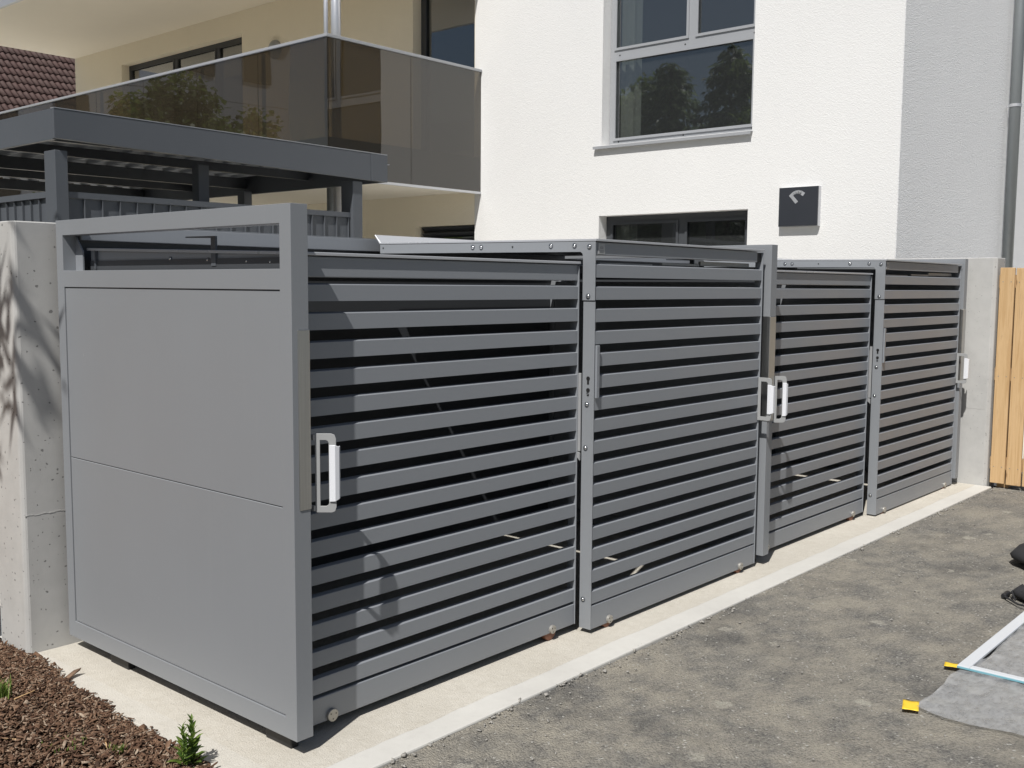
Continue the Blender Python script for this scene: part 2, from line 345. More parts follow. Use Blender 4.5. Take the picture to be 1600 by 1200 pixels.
def leaf_quads(pos, nrm_rot, L, W):
    """bent leaf of two quads each"""
    n = len(pos); base = np.array([(0, 0, 0), (.45, -.5, .06), (.45, .5, .06), (1, 0, -.04)], float)
    v = base[None]*np.stack([L, W, L], -1)[:, None, :]; v = np.einsum('nij,nkj->nki', nrm_rot, v)+pos[:, None, :]
    F = (np.array([(0, 1, 3, 2)])[None]+4*np.arange(n)[:, None, None]).reshape(-1, 4); return v.reshape(-1, 3), F

# ================================================================== THE SETTING
def sheet(name, x0, x1, y0, y1, z, mat):
    o = MB().add([(x0, y0, z), (x1, y0, z), (x1, y1, z), (x0, y1, z)], [(0, 1, 2, 3)]).build(name, mat); return tag(o, kind='structure')
sheet('ground', -150, 150, -150, 150, -.06, 'ground_earth')
sheet('house_bounce', -.1, 30, 1.72, 40, -.03, 'bounce_paving'); sheet('side_bounce', 6.22, 30, -14, 1.719, -.03, 'bounce_paving')  # unseen pale ground added to bounce sunlight onto gable and loggia
# asphalt lane: gently uneven
nx, ny = 250, 130; gx = np.linspace(-.9, 12, nx); gy = np.linspace(-7, -.214, ny)
gx = -.9+12.9*(np.linspace(0, 1, nx)**1.6); gy = -.214-6.8*(np.linspace(1, 0, ny)**1.7)
X, Y = np.meshgrid(gx, gy); Z = -.010+.0035*np.sin(X*3.1+Y*1.7)+.003*np.sin(Y*6.3-X*1.3+1)+rng.normal(0, .0011, X.shape)
idx = np.arange(nx*ny).reshape(ny, nx); F = np.stack([idx[:-1, :-1], idx[:-1, 1:], idx[1:, 1:], idx[1:, :-1]], -1).reshape(-1, 4)
a = soup('asphalt_lane', np.stack([X, Y, Z], -1).reshape(-1, 3), F, 'asphalt'); tag(a, kind='structure')
for p in a.data.polygons: p.use_smooth = True
# foundation slab
o = MB().box(-.195, 6.0, -.213, 1.475, -.20, 0).build('foundation_slab', 'slab', bevel=.006); tag(o, kind='structure')
# crumbs along the slab edge + loose grit on the asphalt
n = 420; px = rng.uniform(-.2, 6.0, n); py = -.215-np.abs(rng.normal(0, .030, n))*(.35+.65*(np.sin(px*5.3)+np.sin(px*13.7+2)+2)/4)+rng.uniform(0, .012, n)+.006*np.sin(px*9)
n2 = 900; px = np.concatenate([px, rng.uniform(-.1, 5.9, n2)]); py = np.concatenate([py, -.25-2.4*rng.uniform(0, 1, n2)**1.5])
N = n+n2; s = rng.uniform(.002, .0065, N); s[:n] *= rng.uniform(.5, 1.5, n)**1.5
V, F = scatter_boxes(np.stack([px, py, -.006+s*.25], -1), np.stack([s*rng.uniform(.8, 1.8, N), s, s*.7], -1), rotm(rng.uniform(-.5, .5, N), rng.uniform(-.5, .5, N), rng.uniform(0, 6.28, N)))
o = soup('loose_grit', V, F, 'stone'); tag(o, 'grey crumbs of grit along the slab edge and on the asphalt', 'gravel', kind='stuff')
# planting bed: soil + bark chips
def bed_h(x, y):                                   # soil surface, rising away from the slab
    return .004+.10*np.clip((-.2-x)/.5, 0, 1.3)*np.clip((y+.3)/1.2, 0, 1)+.012*np.sin(x*17+y*5)*np.clip((-.2-x)*6, 0, 1)
def bed_edge(y): return np.interp(y, [-.5, .1, .3, .43, .63, .97, 1.2, 1.37, 1.6], [-.25, -.235, -.205, -.22, -.21, -.195, -.17, -.145, -.17])+.010*np.sin(y*17)+.006*np.sin(y*41+1)
gx = np.linspace(0, 1, 46); gy = np.linspace(-1.6, 3.4, 120); U, Y = np.meshgrid(gx, gy); X = bed_edge(Y)-.03-2.4*U**1.5
Z = bed_h(X, Y)-.008; Z[:, 0] = -.004; idx = np.arange(46*120).reshape(120, 46)
F = np.stack([idx[:-1, :-1], idx[:-1, 1:], idx[1:, 1:], idx[1:, :-1]], -1).reshape(-1, 4)
o = soup('planting_bed', np.stack([X, Y, Z], -1).reshape(-1, 3), F, 'mulch_soil'); tag(o, kind='structure')
n = 60000; py = rng.uniform(-.5, 2.5, n); px = bed_edge(py)+rng.normal(0, .012, n)-1.15*rng.uniform(0, 1, n)**1.35
ok = ~((px > -.16) & (py > 1.45)); px, py = px[ok], py[ok]; n = len(px)
L = rng.gamma(1.5, .0060, n)+.0028; pz = bed_h(px, py)+rng.uniform(-.004, .010, n)
V, F = scatter_boxes(np.stack([px, py, pz], -1), np.stack([L, .0012+L*rng.uniform(.08, .34, n), .0015+L*.07], -1), rotm(rng.normal(0, .5, n), rng.normal(0, .4, n), rng.uniform(0, 6.28, n)))
tone = np.repeat(np.clip(rng.beta(1.9, 2.0, n)+(rng.uniform(0, 1, n) > .94)*.35, 0, 1), 6)
o = soup('bark_mulch', V, F, 'bark', tone=tone); tag(o, 'reddish brown bark chips covering the bed beside the slab', 'mulch', kind='stuff')

# ================================================================== RETAINING WALL (U round the shelter)
cw = thing('concrete_wall', 'grey cast concrete wall wrapping the back and right side of the shelters', 'wall', (-.148, 1.475, 0))
ox, oy = .148, -1.475
c = .013                                          # chamfered front-left corner
T = 1.645
back = MB().prism([(-.148+c, 1.475), (6.0, 1.475), (6.0, 1.71), (-.148, 1.71), (-.148, 1.475+c)], 2, -.15, T)
back.v = [(x+ox, y+oy, z) for x, y, z in back.v]; back.build('back_wall', 'concrete_wall', cw, bevel=.004, seg=1)
side = MB().prism([(6.002, -.150), (6.022, -.172), (6.2, -.172), (6.2, 1.71), (6.002, 1.71)], 2, -.15, T-.003)
side.v = [(x+ox, y+oy, z) for x, y, z in side.v]; side.build('side_wall', 'concrete_wall', cw, bevel=.004, seg=1)
# pour joint: thin ragged lip
for nm, seg_ in (('pour_joint', 0), ('pour_joint', 1)):
    mb = MB(); k = 26
    for i in range(k):
        t0, t1 = i/k, (i+1)/k; h = .002+.003*random.random(); z = .535+.0015*math.sin(i*1.3)
        if seg_ == 0: mb.box(-.14+t0*.30+ox, -.14+t1*.30+ox, 1.4742-.0006*random.random()+oy, 1.476+oy, z, z+h)
        else: mb.box(6.0012-.0006*random.random()+ox, 6.003+ox, -.14+t0*.30+oy, -.14+t1*.30+oy, z+.02, z+.02+h)
    mb.build(nm, 'concrete_wall', cw)

# ================================================================== SHELTER: fixed end panels
def end_panel(name, label, loc, H, strip_both, W=.061, D=1.44):
    r = thing(name, label, 'panel', loc, 'upright panels dividing the bin shelters')
    zb = .05; st = .055
    fr = plate_x(0, W, 0, D, zb, H, [(.0535, D-.05, H-.187, H-.056), (.0545, D-.052, .1145, H-.248)])
    fr.build('frame', 'grey_panel', r, bevel=.0025)
    # infill sheets, seam between them, fine shadow gaps to the frame
    g = .0025
    a0, a1 = .0545+g, D-.052-g
    pc = [(.1145+g, .757-.0012), (.757+.0012, H-.248-g)]
    for z0, z1 in pc: MB().box(.0035, W-.0035, a0, a1, z0, z1).build('sheet_panel', 'grey_panel', r, bevel=.0015, seg=1)
    MB().box(.012, W-.012, .0540, D-.0515, .114, H-.2475).build('backing', 'anthracite_dark', r)
    # chamfered gusset in the upper rear corner of the opening
    MB().prism([(D-.0502, H-.187+.0005), (D-.0502, H-.0565), (D-.053, H-.0565), (D-.105, H-.115), (D-.105, H-.187+.0005)], 0, W-.012, W-.006).build('gusset', 'grey_paint', r)
    if loc[0] > 5: MB().box(.004, W-.004, .0540, D-.0505, H-.1865, H-.0565).build('sheet_panel', 'grey_panel', r)
    # stainless scuff guard on the front post
    if strip_both: MB().box(-.002, W+.002, -.0025, .055, .745, 1.275).build('scuff_guard', 'steel', r, bevel=.002)
    else: MB().box(.020, W+.002, -.0025, .050, .752, 1.287).build('scuff_guard', 'steel', r, bevel=.002)
    for y0 in (.065, D-.40): MB().box(.026, W-.006, y0, y0+.13, .0, .0495).build('foot', 'black_plastic', r, bevel=.003)
    return r
P1 = end_panel('end_panel', 'large solid grey end panel nearest the camera, beside the bark bed', (0, 0, 0), 1.65, False)
P2 = end_panel('end_panel', 'grey upright panel in the middle of the row, between second and third louvred fronts', (2.926, -.004, 0), 1.632, True)
P3 = end_panel('end_panel', 'grey upright panel at the far right end against the concrete wall', (5.864, .001, 0), 1.632, True)

# ================================================================== SHELTER: sliding louvred units
SP = .0885
def slat_mesh(L, name='slat'):
    prof = [(0, -.0505), (0, -.0008), (.0012, .0004), (.018, .0045), (.0182, .0025), (.0045, -.0012), (.0022, -.0032), (.0022, -.0485), (.016, -.0485), (.016, -.0505)]
    return MB().prism(prof, 0, 0, L).mesh(name)
def disc_part(r, x, y, z, rad=.0175, wheel=True):
    d = MB().cyl((x, y+.004, z), (x, y-.010, z), rad, 20).build('axle_cap', 'cap_metal', r, bevel=.0015, seg=1)
    for k in range(3):
        a = k*2.1+.4; MB().cyl((x+.55*rad*math.cos(a), y-.0095, z+.55*rad*math.sin(a)), (x+.55*rad*math.cos(a), y-.0108, z+.55*rad*math.sin(a)), .0022, 8).build('hole', 'dark_hole', d)
    if wheel: MB().cyl((x-.004, y+.004, .0365), (x-.004, y+.029, .0365), .036, 24).build('roller', 'roller', r, bevel=.002, seg=1)
def handle(r, loc, rz, z0, z1, dep):
    """sheet bow standing out of the front, with a bent white grip flange"""
    t_ = .004; y = 0.; y1 = -dep; x = 0.
    outer = [(y, z0), (y1+.014, z0), (y1+.004, z0+.004), (y1, z0+.016), (y1, z1-.016), (y1+.004, z1-.004), (y1+.014, z1), (y, z1)]
    inner = [(y-.015, z0+.020), (y1+.030, z0+.020), (y1+.025, z0+.023), (y1+.022, z0+.028), (y1+.022, z1-.028), (y1+.025, z1-.023), (y1+.030, z1-.020), (y-.015, z1-.020)]
    v = [(x+k*t_, p[0], p[1]) for k in (0, 1) for ring in (outer, inner) for p in ring]; f = []; n = 8
    for i in range(n):
        j = (i+1) % n
        f += [(i, j, n+j, n+i), (2*n+i, 3*n+i, 3*n+j, 2*n+j), (i, 2*n+i, 2*n+j, j), (n+i, n+j, 3*n+j, 3*n+i)]
    h = MB().add(v, f).build('handle', 'handle_paint', r, (loc[0], loc[1], 0), bevel=.0008, seg=1); h.rotation_euler.z = rz
    g0, g1 = z0+.034, z1-.034
    gp = MB().prism([(-.0025, y1+.020), (-.0045, y1+.020), (-.006, y1+.002), (.004, y1-.009), (.022, y1-.009), (.022, y1-.006), (.005, y1-.006), (-.0025, y1+.003)], 2, g0, g1)
    gp.v = [(a, b, c_+(1 if c_ < .5*(g0+g1) else -1)*.55*max(0., .004-b+y1)) for a, b, c_ in gp.v]; gp.build('grip', 'white_coat', h, bevel=.0006, seg=1)
    return h
def screw(r, p, d, rad=.0075):
    w_ = MB().cyl(p, Vector(p)+Vector(d)*.0022, rad*1.45, 14).build('washer', 'anthracite', r)
    MB().dome(Vector(p)+Vector(d)*.0022, d, rad, rad*.62, 12).build('screw', 'screw', w_, smooth=True)

def inner_unit(label, loc):
    r = thing('sliding_shelter', label, 'bin shelter', loc, 'louvred sliding bin shelters')
    Wd = 1.408; me = slat_mesh(Wd-.010)
    for i in range(15): obj('slat', me, 'grey_paint', r, (.004, .001+random.uniform(-.0006, .0006), 1.418-SP*i))
    for x in (0.0, Wd-.0055): MB().box(x, x+.0055, -.002, .040, .032, 1.498).build('stile', 'grey_paint', r, bevel=.001, seg=1)
    MB().box(.0065, Wd-.0065, .0005, .030, .031, .1165).build('plinth', 'grey_paint', r, bevel=.003)
    MB().box(.002, Wd-.006, .0035, .030, 1.440, 1.5035).build('fascia', 'grey_paint', r, bevel=.003)
    # roof: folded sheet rising to the rear, with side flanges
    y0, y1, z0, z1 = -.0065, 1.255, 1.516, 1.549
    f = lambda y: z0+(z1-z0)*(y-y0)/(y1-y0)
    rf = MB().prism([(y0, z0-.010), (y0, z0), (y1, z1), (y1, z1-.010)], 0, .0, Wd+.002).build('roof', 'roof_sheet', r, bevel=.0015, seg=1)
    MB().prism([(.03, f(.03)-.0106), (y1-.02, f(y1-.02)-.0106), (y1-.02, f(y1-.02)-.0126), (.03, f(.03)-.0126)], 0, .02, Wd-.01).build('roof_blackout', 'anthracite_dark', rf)  # added dark layer so the roof underside stays black
    fl = MB().prism([(.06, f(.06)-.0105), (.06, f(.06)-.054), (y1-.01, f(y1)-.060), (y1-.01, f(y1)-.0105)], 0, .012, .018).build('side_flange', 'grey_paint', rf)
    for yy in (.687, .458, .24, .117): screw(rf, (.012, yy, f(yy)-.033), (-1, 0, 0), .006)
    MB().prism([(.405, 1.476), (.431, 1.476), (.431, 1.474+.092), (.58, 1.474+.096), (.58, 1.474+.1), (.405, 1.474+.098)], 0, .004, .0115).build('stop_hook', 'anthracite', rf)
    MB().box(.0065, .009, .042, 1.24, 1.36, 1.500).build('side_sun_block', 'anthracite_dark', r)  # added to block sun entering through the end panel opening
    MB().box(.0, Wd, 1.19, 1.197, 1.470, 1.538).build('rear_rail', 'anthracite', r)
    handle(r, (.018, -.078), .74, .735, .975, .063)
    for z in (.74, .955): MB().box(.012, .020, -.078, .001, z, z+.016).build('handle_arm', 'light_paint', r)
    for x in (.134, 1.256): disc_part(r, x, .0, .047, .021 if x < .5 else .0175, x > .5)
    return r
U1 = inner_unit('louvred bin shelter beside the large end panel, first in the row', (.070, .090, 0))

def outer_unit(label, loc):
    r = thing('sliding_shelter', label, 'bin shelter', loc, 'louvred sliding bin shelters')
    Wd = 1.391; me = slat_mesh(Wd-.014)
    for i in range(16): obj('slat', me, 'grey_paint', r, (.0065, .002+random.uniform(-.0006, .0006), 1.504-SP*i))
    # left side: post plate, bolted corner bracket with the top bar running back
    MB().box(0, .0055, .0, .058, .019, 1.358).build('post', 'grey_panel', r, bevel=.001, seg=1)
    br = [(-.001, 1.362), (.060, 1.362), (.060, 1.538), (.064, 1.549), (.073, 1.5545), (1.266, 1.566), (1.266, 1.6075), (-.001, 1.5955)]
    b_ = MB().prism(br, 0, -.004, .0015).build('corner_bracket', 'grey_panel', r, bevel=.001, seg=1)
    for y, z in ((.662, 1.584), (.612, 1.583), (.224, 1.581), (.102, 1.580), (.028, 1.575), (.031, 1.379)): screw(b_, (-.004, y, z), (-1, 0, 0))
    for y, z in ((.432, 1.581), (1.243, 1.591)): MB().cyl((-.0041, y, z), (-.0055, y, z), .004, 10).build('hole', 'dark_hole', b_)
    p_ = [c_ for c_ in r.children if c_.name.startswith('post')][0]
    for y, z in ((.033, .945), (.037, .768), (.039, .141)): screw(p_, (0, y, z), (-1, 0, 0))
    for z in (1.044, .997):                                   # profile-cylinder keyholes
        MB().cyl((-.0004, .028, z+.006), (-.0016, .028, z+.006), .0088, 14).build('keyhole', 'dark_hole', p_)
        MB().prism([(.0235, z+.004), (.0235, z-.017), (.0328, z-.017), (.0328, z+.004)], 0, -.0016, -.0004).build('keyhole_slot', 'dark_hole', p_)
    MB().cyl((-.0012, .028, .990), (-.0045, .028, .990), .0052, 12).build('lock_cylinder', 'screw', p_)
    lk = MB().box(-.007, .000, .0605, .076, .752, 1.070).box(-.004, .001, .0765, .085, .748, 1.045).build('lock_plate', 'light_paint', r, bevel=.001, seg=1)
    MB().prism([(.060, .715), (.060, .745), (.080, .752), (.084, .765), (.090, .763), (.088, .742), (.075, .728), (.066, .722)], 0, -.010, -.003).build('catch', 'light_paint', lk)
    MB().box(.004, .024, -.011, -.001, .972, 1.184).build('lock_strip', 'grey_paint', r, bevel=.002)
    MB().box(Wd-.0065, Wd-.001, -.002, .040, .020, 1.590).build('stile', 'grey_paint', r, bevel=.001, seg=1)
    MB().box(.0065, Wd-.0075, .0012, .030, .019, .1175).build('plinth', 'grey_paint', r, bevel=.003)
    fa = MB().box(.0065, Wd-.05, .0060, .030, 1.542, 1.5935).build('fascia', 'grey_paint', r, bevel=.002)
    # small embossed maker's plate: a house-like mark over two lines
    np_ = MB().box(.022, .066, .0030, .0055, 1.546, 1.589).build('name_plate', 'light_paint', r, bevel=.0006, seg=1)
    mk = MB().box(.036, .052, .0021, .0029, 1.574, 1.5755).box(.036, .0375, .0021, .0029, 1.5665, 1.574).box(.0505, .052, .0021, .0029, 1.5665, 1.574).box(.040, .048, .0021, .0029, 1.5665, 1.568)
    mk.box(.028, .060, .0021, .0029, 1.5585, 1.5605).box(.031, .057, .0021, .0029, 1.5535, 1.5550).build('plate_mark', 'anthracite', np_)
    rf = MB().prism([(-.006, 1.5965), (-.006, 1.6055), (1.262, 1.6175), (1.300, 1.6555), (1.306, 1.6535), (1.268, 1.6105)], 0, -.0055, Wd+.002).build('roof', 'roof_sheet', r, bevel=.001, seg=1)
    MB().box(.010, Wd-.010, .034, 1.24, 1.590, 1.592).build('roof_blackout', 'anthracite_dark', rf)  # added dark layer, keeps bounce light off the roof underside
    # carriage arms glimpsed in the slot under the fascia
    for x0, x1, z0, z1, y in ((.07, .45, 1.508, 1.514, .03), (.55, .86, 1.512, 1.523, .045), (.88, 1.34, 1.516, 1.536, .05)):
        MB().box(x0, x1, y, y+.012, z0, z1).build('carriage_arm', 'light_paint', r, bevel=.001, seg=1)
    MB().box(Wd-.048, Wd-.008, .008, .028, 1.545, 1.585).build('end_block', 'black_plastic', r)
    MB().box(.0, Wd, 1.25, 1.256, 1.545, 1.605).build('rear_rail', 'anthracite', r)
    handle(r, (1.374, -.001), 0, .757, .972, .074)
    for x in (.129, 1.241): disc_part(r, x, .0, .036)
    return r
U2 = outer_unit('louvred bin shelter with bolted side frame, second in the row, left of the middle panel', (1.485, .016, 0))
U3 = copy_tree(U1); U3.location = (.070+2.930, .085, -.006); U3['label'] = 'louvred bin shelter directly right of the middle panel, third in the row'
U4 = copy_tree(U2); U4.location = (1.485+2.964, .018, -.010); U4['label'] = 'louvred bin shelter at the far right, in front of the concrete side wall'
# long rear guide beam of each bay
for i, (x0, lab) in enumerate(((.064, 'grey guide beam along the back of the first bay, seen over the shelter roof'), (2.99, 'grey guide beam along the back of the far bay, behind the third shelter'))):
    o = MB().box(0, 2.855, 0, .05, 1.578, 1.637).build('guide_beam', 'grey_panel', loc=(x0, 1.372, 0), bevel=.003); tag(o, lab, 'beam', 'guide beams behind the shelters')
    MB().box(0, 2.855, .036, .040, .03, 1.5775).build('rear_blackout', 'anthracite_dark', o)  # added dark sheet that blackens the shelter interior
    MB().box(0, 2.855, .0005, .1025, 1.6375, 1.640).build('sun_block_strip', 'grey_panel', o)  # added to stop sun leaking down between beam and wall

# ================================================================== TIMBER FENCES
def fence(label, loc, rz, n, bw, gap, z0, z1, mat):
    r = thing('timber_fence', label, 'fence', loc); r.rotation_euler.z = rz
    me = MB().box(0, bw, 0, .022, z0, z1).mesh('board', .002, 1)
    for i in range(n):
        o = obj('board', me, mat, r, (i*(bw+gap), random.uniform(-.0015, .0015), random.uniform(-.004, .004)))
        if i < 6:
            for zz in (z0+.12, .5*(z0+z1), z1-.10):
                for xx in (.022, bw-.022): MB().dome((xx, 0, zz), (0, -1, 0), .0035, .0012, 8).build('nail', 'zinc', o)
    for zz in (z0+.10, .5*(z0+z1)-.03, z1-.14): MB().box(-.01, n*(bw+gap), .0235, .065, zz, zz+.09).build('rail', mat, r)
    for k in range(0, n, 14): MB().box(k*(bw+gap)+.03, k*(bw+gap)+.11, .067, .147, -.05, z1-.05).build('post', mat, r)
    return r
fence('new yellow larch board fence running on from the concrete wall at the right', (6.035, -.186, 0), -math.pi/2, 11, .098, .011, .022, 1.570, 'larch')
fence('weathered orange board fence behind the left end of the concrete wall', (-.045-20*.132, 1.80, 0), 0, 20, .12, .012, .20, 1.5, 'old_larch')

# ================================================================== WHITE HOUSE
XW = 7.0
house = thing('apartment_house', 'white rendered apartment house with glass balcony behind the shelters', 'house', (XW, .94, 0))
def H(mb): mb.v = [(x-XW, y-.94, z) for x, y, z in mb.v]; return mb
openings = dict(main=(2.325, 4.05, 2.872, 4.95), low=(2.345, 4.07, 1.10, 2.15), low2=(5.852, 6.83, 1.0, 2.125), up=(10.39, 13.76, 3.0, 4.96), door=(5.858, 6.877, 2.90, 5.05))
wall_h = [openings['main'], openings['low']]
H(plate_x(XW, XW+.175, 1.10, 5.85, -.1, 8.4, wall_h)).build('wall', 'plaster_white', house)
H(plate_x(XW, XW+.175, 5.852, 15.33, -.1, 8.4, [openings['low2'], openings['up'], openings['door']])).build('wall', 'plaster_beige', house)['label'] = 'sand coloured loggia wall behind the balcony'
H(MB().box(XW, 15, .94, 1.10, -.1, 8.4)).build('wall', 'plaster_white', house)
H(MB().box(XW+.0015, 14.998, .9365, .9395, -.1, 8.398)).build('gable_light_skin', 'plaster_gable_lifted', house)['label'] = 'gable face with downpipe, plaster colour lightened to make up for weak light'  # thin skin with raised colour, brightening the dimly lit gable
H(MB().box(XW+.177, 15, 15.16, 15.33, -.1, 8.4)).build('wall', 'plaster_white', house)
H(MB().box(14.9, 15, 1.102, 15.158, -.1, 8.4)).build('wall', 'plaster_white', house)
H(MB().box(XW+.02, 15.2, .75, 15.5, 8.402, 8.6)).build('roof', 'zinc', house)
def room(parent, op, depth=2.2, mat='room'):
    y0, y1, z0, z1 = op; a, b, z0, z1 = y0-.35, y1+.35, z0-.5 if z0 < 2 else z0-.02, z1+.25; x0, x1 = XW+.178, XW+depth
    v = [(x0, a, z0), (x1, a, z0), (x1, b, z0), (x0, b, z0), (x0, a, z1), (x1, a, z1), (x1, b, z1), (x0, b, z1)]
    H(MB().add(v, [(0, 1, 2, 3), (4, 7, 6, 5), (1, 5, 6, 2), (0, 4, 5, 1), (3, 2, 6, 7)])).build('room_lining', mat, parent)
def window(op, mat, bars_y=(), bars_z=(), fw_=.065, glassm='window_glass', xf=.135, sill=True, curtain=False, blind=False):
    """frame ring with bars; panes, sill and room as sub-parts"""
    y0, y1, z0, z1 = op; x0, x1 = XW+xf, XW+xf+.06
    y0 += .001; y1 -= .001; z0 += .001; z1 -= .001
    us = [y0+fw_]+sum([[b-.05, b+.05] for b in bars_y], [])+[y1-fw_]; vs = [z0+fw_]+sum([[b-.055, b+.055] for b in bars_z], [])+[z1-fw_]
    holes = []
    for j in range(0, len(vs), 2):
        cols = us if (not bars_z or j == len(vs)-2 or len(bars_y) == 0) else [us[0], us[-1]]
        if not bars_z: cols = us
        for i in range(0, len(cols), 2): holes.append((cols[i], cols[i+1], vs[j], vs[j+1]))
    W_ = H(plate_x(x0, x1, y0, y1, z0, z1, holes)).build('window', mat, house, bevel=.003, seg=1)
    for h in holes:
        H(plate_x(x0-.012, x0-.0005, h[0]-.012, h[1]+.012, h[2]-.012, h[3]+.012, [(h[0]+.014, h[1]-.014, h[2]+.014, h[3]-.014)])).build('glazing_bead', mat, W_)
        H(MB().box(x0+.020, x0+.026, h[0]+.002, h[1]-.002, h[2]+.002, h[3]-.002)).build('pane', glassm, W_)
    if sill: H(MB().prism([(XW-.045, z0-.040), (XW-.045, z0-.012), (XW+xf, z0+.004), (XW+xf, z0-.001), (XW-.042, z0-.018), (XW-.042, z0-.040)], 1, y0-.01, y1+.08)).build('sill', 'window_grey', W_)
    if blind:
        nb = int((z1-z0)/.075)
        for k in range(nb): H(MB().prism([(XW+.06, z1-.07*k-.01), (XW+.062, z1-.07*k-.008), (XW+.118, z1-.07*k-.056), (XW+.116, z1-.07*k-.058)], 1, y0+.03, y1-.03)).build('blind_slat', 'anthracite_dark', W_)
    if curtain: H(MB().prism([(XW+.30+.03*math.sin(i*1.9), y1-.02-.035*i) for i in range(8)]+[(XW+.303+.03*math.sin(i*1.9), y1-.02-.035*i) for i in range(7, -1, -1)], 2, z0, z1)).build('curtain', 'curtain', W_)
    room(W_, op)
    return W_
W1 = window(openings['main'], 'window_grey', (3.07,), (3.80,), curtain=True)
for y in (2.40, 3.15, 3.93):
    for z in (3.79, 2.915): H(MB().cyl((XW+.1345, y, z), (XW+.133, y, z), .008, 10)).build('drain_cap', 'dark_hole', W1)
window(openings['low'], 'anthracite_dark', (3.14,), (), .075, sill=True, curtain=True)
window(openings['low2'], 'anthracite_dark', (), (), .07, sill=False, blind=True)
window(openings['up'], 'anthracite_dark', (11.2, 12.35), (), .07, sill=False)
window(openings['door'], 'anthracite_dark', (), (), .08, sill=False)
# balcony: slab, smoked glass panels, cap rail, soffit trim, column
XB, YB = 4.785, 5.754
bal = H(MB().box(XB+.045, XW-.002, YB+.045, 15.2, 2.492, 2.872)).build('balcony', 'plaster_soffit', house)
H(MB().box(XB+.022, XB+.043, YB+.022, 15.2, 2.505, 2.874).box(XB+.0435, XW-.003, YB+.022, YB+.043, 2.505, 2.874)).build('slab_facing', 'slab_edge_blue', bal)
H(MB().box(XB-.006, XW-.003, YB-.008, YB+.019, 2.462, 2.488).box(XB-.006, XB+.019, YB+.0195, 15.2, 2.462, 2.488)).build('drip_profile', 'alu', bal)
gy = [YB, 5.90]
for x0, x1 in ((XB+.016, 5.903), (5.909, XW-.004)): H(MB().box(x0, x1, YB, YB+.012, 2.49, 3.828)).build('glass_panel', 'smoked_glass', bal)
ys = [YB+.001, 6.90, 8.05, 9.2, 10.35, 11.5, 12.65, 13.8, 15.2]
for a_, b_ in zip(ys[:-1], ys[1:]): H(MB().box(XB, XB+.012, a_+.003, b_-.003, 2.49, 3.828)).build('glass_panel', 'smoked_glass', bal)
H(MB().box(XB-.016, XW-.003, YB-.016, YB+.030, 3.829, 3.858).box(XB-.016, XB+.030, YB+.0305, 15.2, 3.829, 3.858)).build('cap_rail', 'window_grey', bal, bevel=.003, seg=1)
for k in range(6):
    H(MB().box(XB+.06, XB+.09, 6.9+1.15*k-.015, 6.9+1.15*k+.015, 2.873, 3.829)).build('rail_post', 'anthracite', bal)
H(MB().cyl((5.10, 6.0, -.05), (5.10, 6.0, 2.491), .06, 20)).build('column', 'alu', house, smooth=True)
H(MB().cyl((5.10, 6.0, 2.873), (5.10, 6.0, 5.263), .05, 20)).build('column', 'alu', house, smooth=True)
H(MB().cyl((5.02, 6.06, 2.873), (5.02, 6.06, 5.263), .022, 12)).build('drain_pipe', 'alu', house, smooth=True)
H(MB().cyl((4.99, 5.98, -.05), (4.99, 5.98, 2.491), .035, 14)).build('drain_pipe', 'zinc', house, smooth=True)
H(MB().box(4.745, XW-.002, 5.70, 15.30, 5.264, 5.52)).build('upper_slab', 'plaster_soffit', house)
H(MB().box(4.70, 4.744, 5.66, 15.34, 5.255, 5.56).box(4.7445, XW-.003, 5.66, 5.699, 5.255, 5.56)).build('slab_edge', 'alu', house)
# downpipe on the gable
dp = H(MB().cyl((9.85, .845, -.05), (9.85, .845, 8.3), .055, 20)).build('downpipe', 'zinc', house, smooth=True)
for z in (1.2, 3.30, 5.4): H(MB().cyl((9.85, .845, z), (9.85, .845, z+.03), .060, 20).box(9.845, 9.855, .88, .939, z+.01, z+.02)).build('clamp', 'alu', dp)
# little light on the loggia wall
H(MB().dome((XW-.001, 9.6, 4.62), (-1, 0, 0), .13, .07, 20)).build('wall_light', 'window_grey', house, smooth=True)

# square vent hood with its mark
sg = thing('vent_cover', 'square dark grey cover plate with a pale curved arrow mark, on the white wall', 'wall cover', (XW, 1.815, 2.145))
MB().box(-.058, -.0465, -.187, .187, -.172, .174)  .build('face_plate', 'sign_dark', sg, bevel=.002)
MB().box(-.046, -.001, -.190, .190, -.177, .175).build('casing', 'alu', sg)
arc = [(.50, .375), (.435, .295), (.375, .225), (.315, .165), (.36, .125), (.43, .093), (.51, .085), (.59, .105), (.675, .165)]
mb = MB(); wd_ = [.085, .085, .08, .075, .08, .085, .09, .095, .095]
for i in range(len(arc)-1):
    (u0, v0), (u1, v1) = arc[i], arc[i+1]; du, dv = u1-u0, v1-v0; q = math.hypot(du, dv); nu, nv = -dv/q, du/q
    if nv < 0 and i > 3: pass
    P_ = lambda u, v: (.187-u*.374, .174-v*.346)
    s0, s1 = wd_[i], wd_[i+1]; sg_ = 1 if i > 2 else -1
    a_ = [P_(u0, v0), P_(u1, v1), P_(u1+sg_*nu*s1, v1+sg_*nv*s1), P_(u0+sg_*nu*s0, v0+sg_*nv*s0)]
    mb.prism(a_, 0, -.0605, -.0582)
mb.build('mark', 'alu', sg)

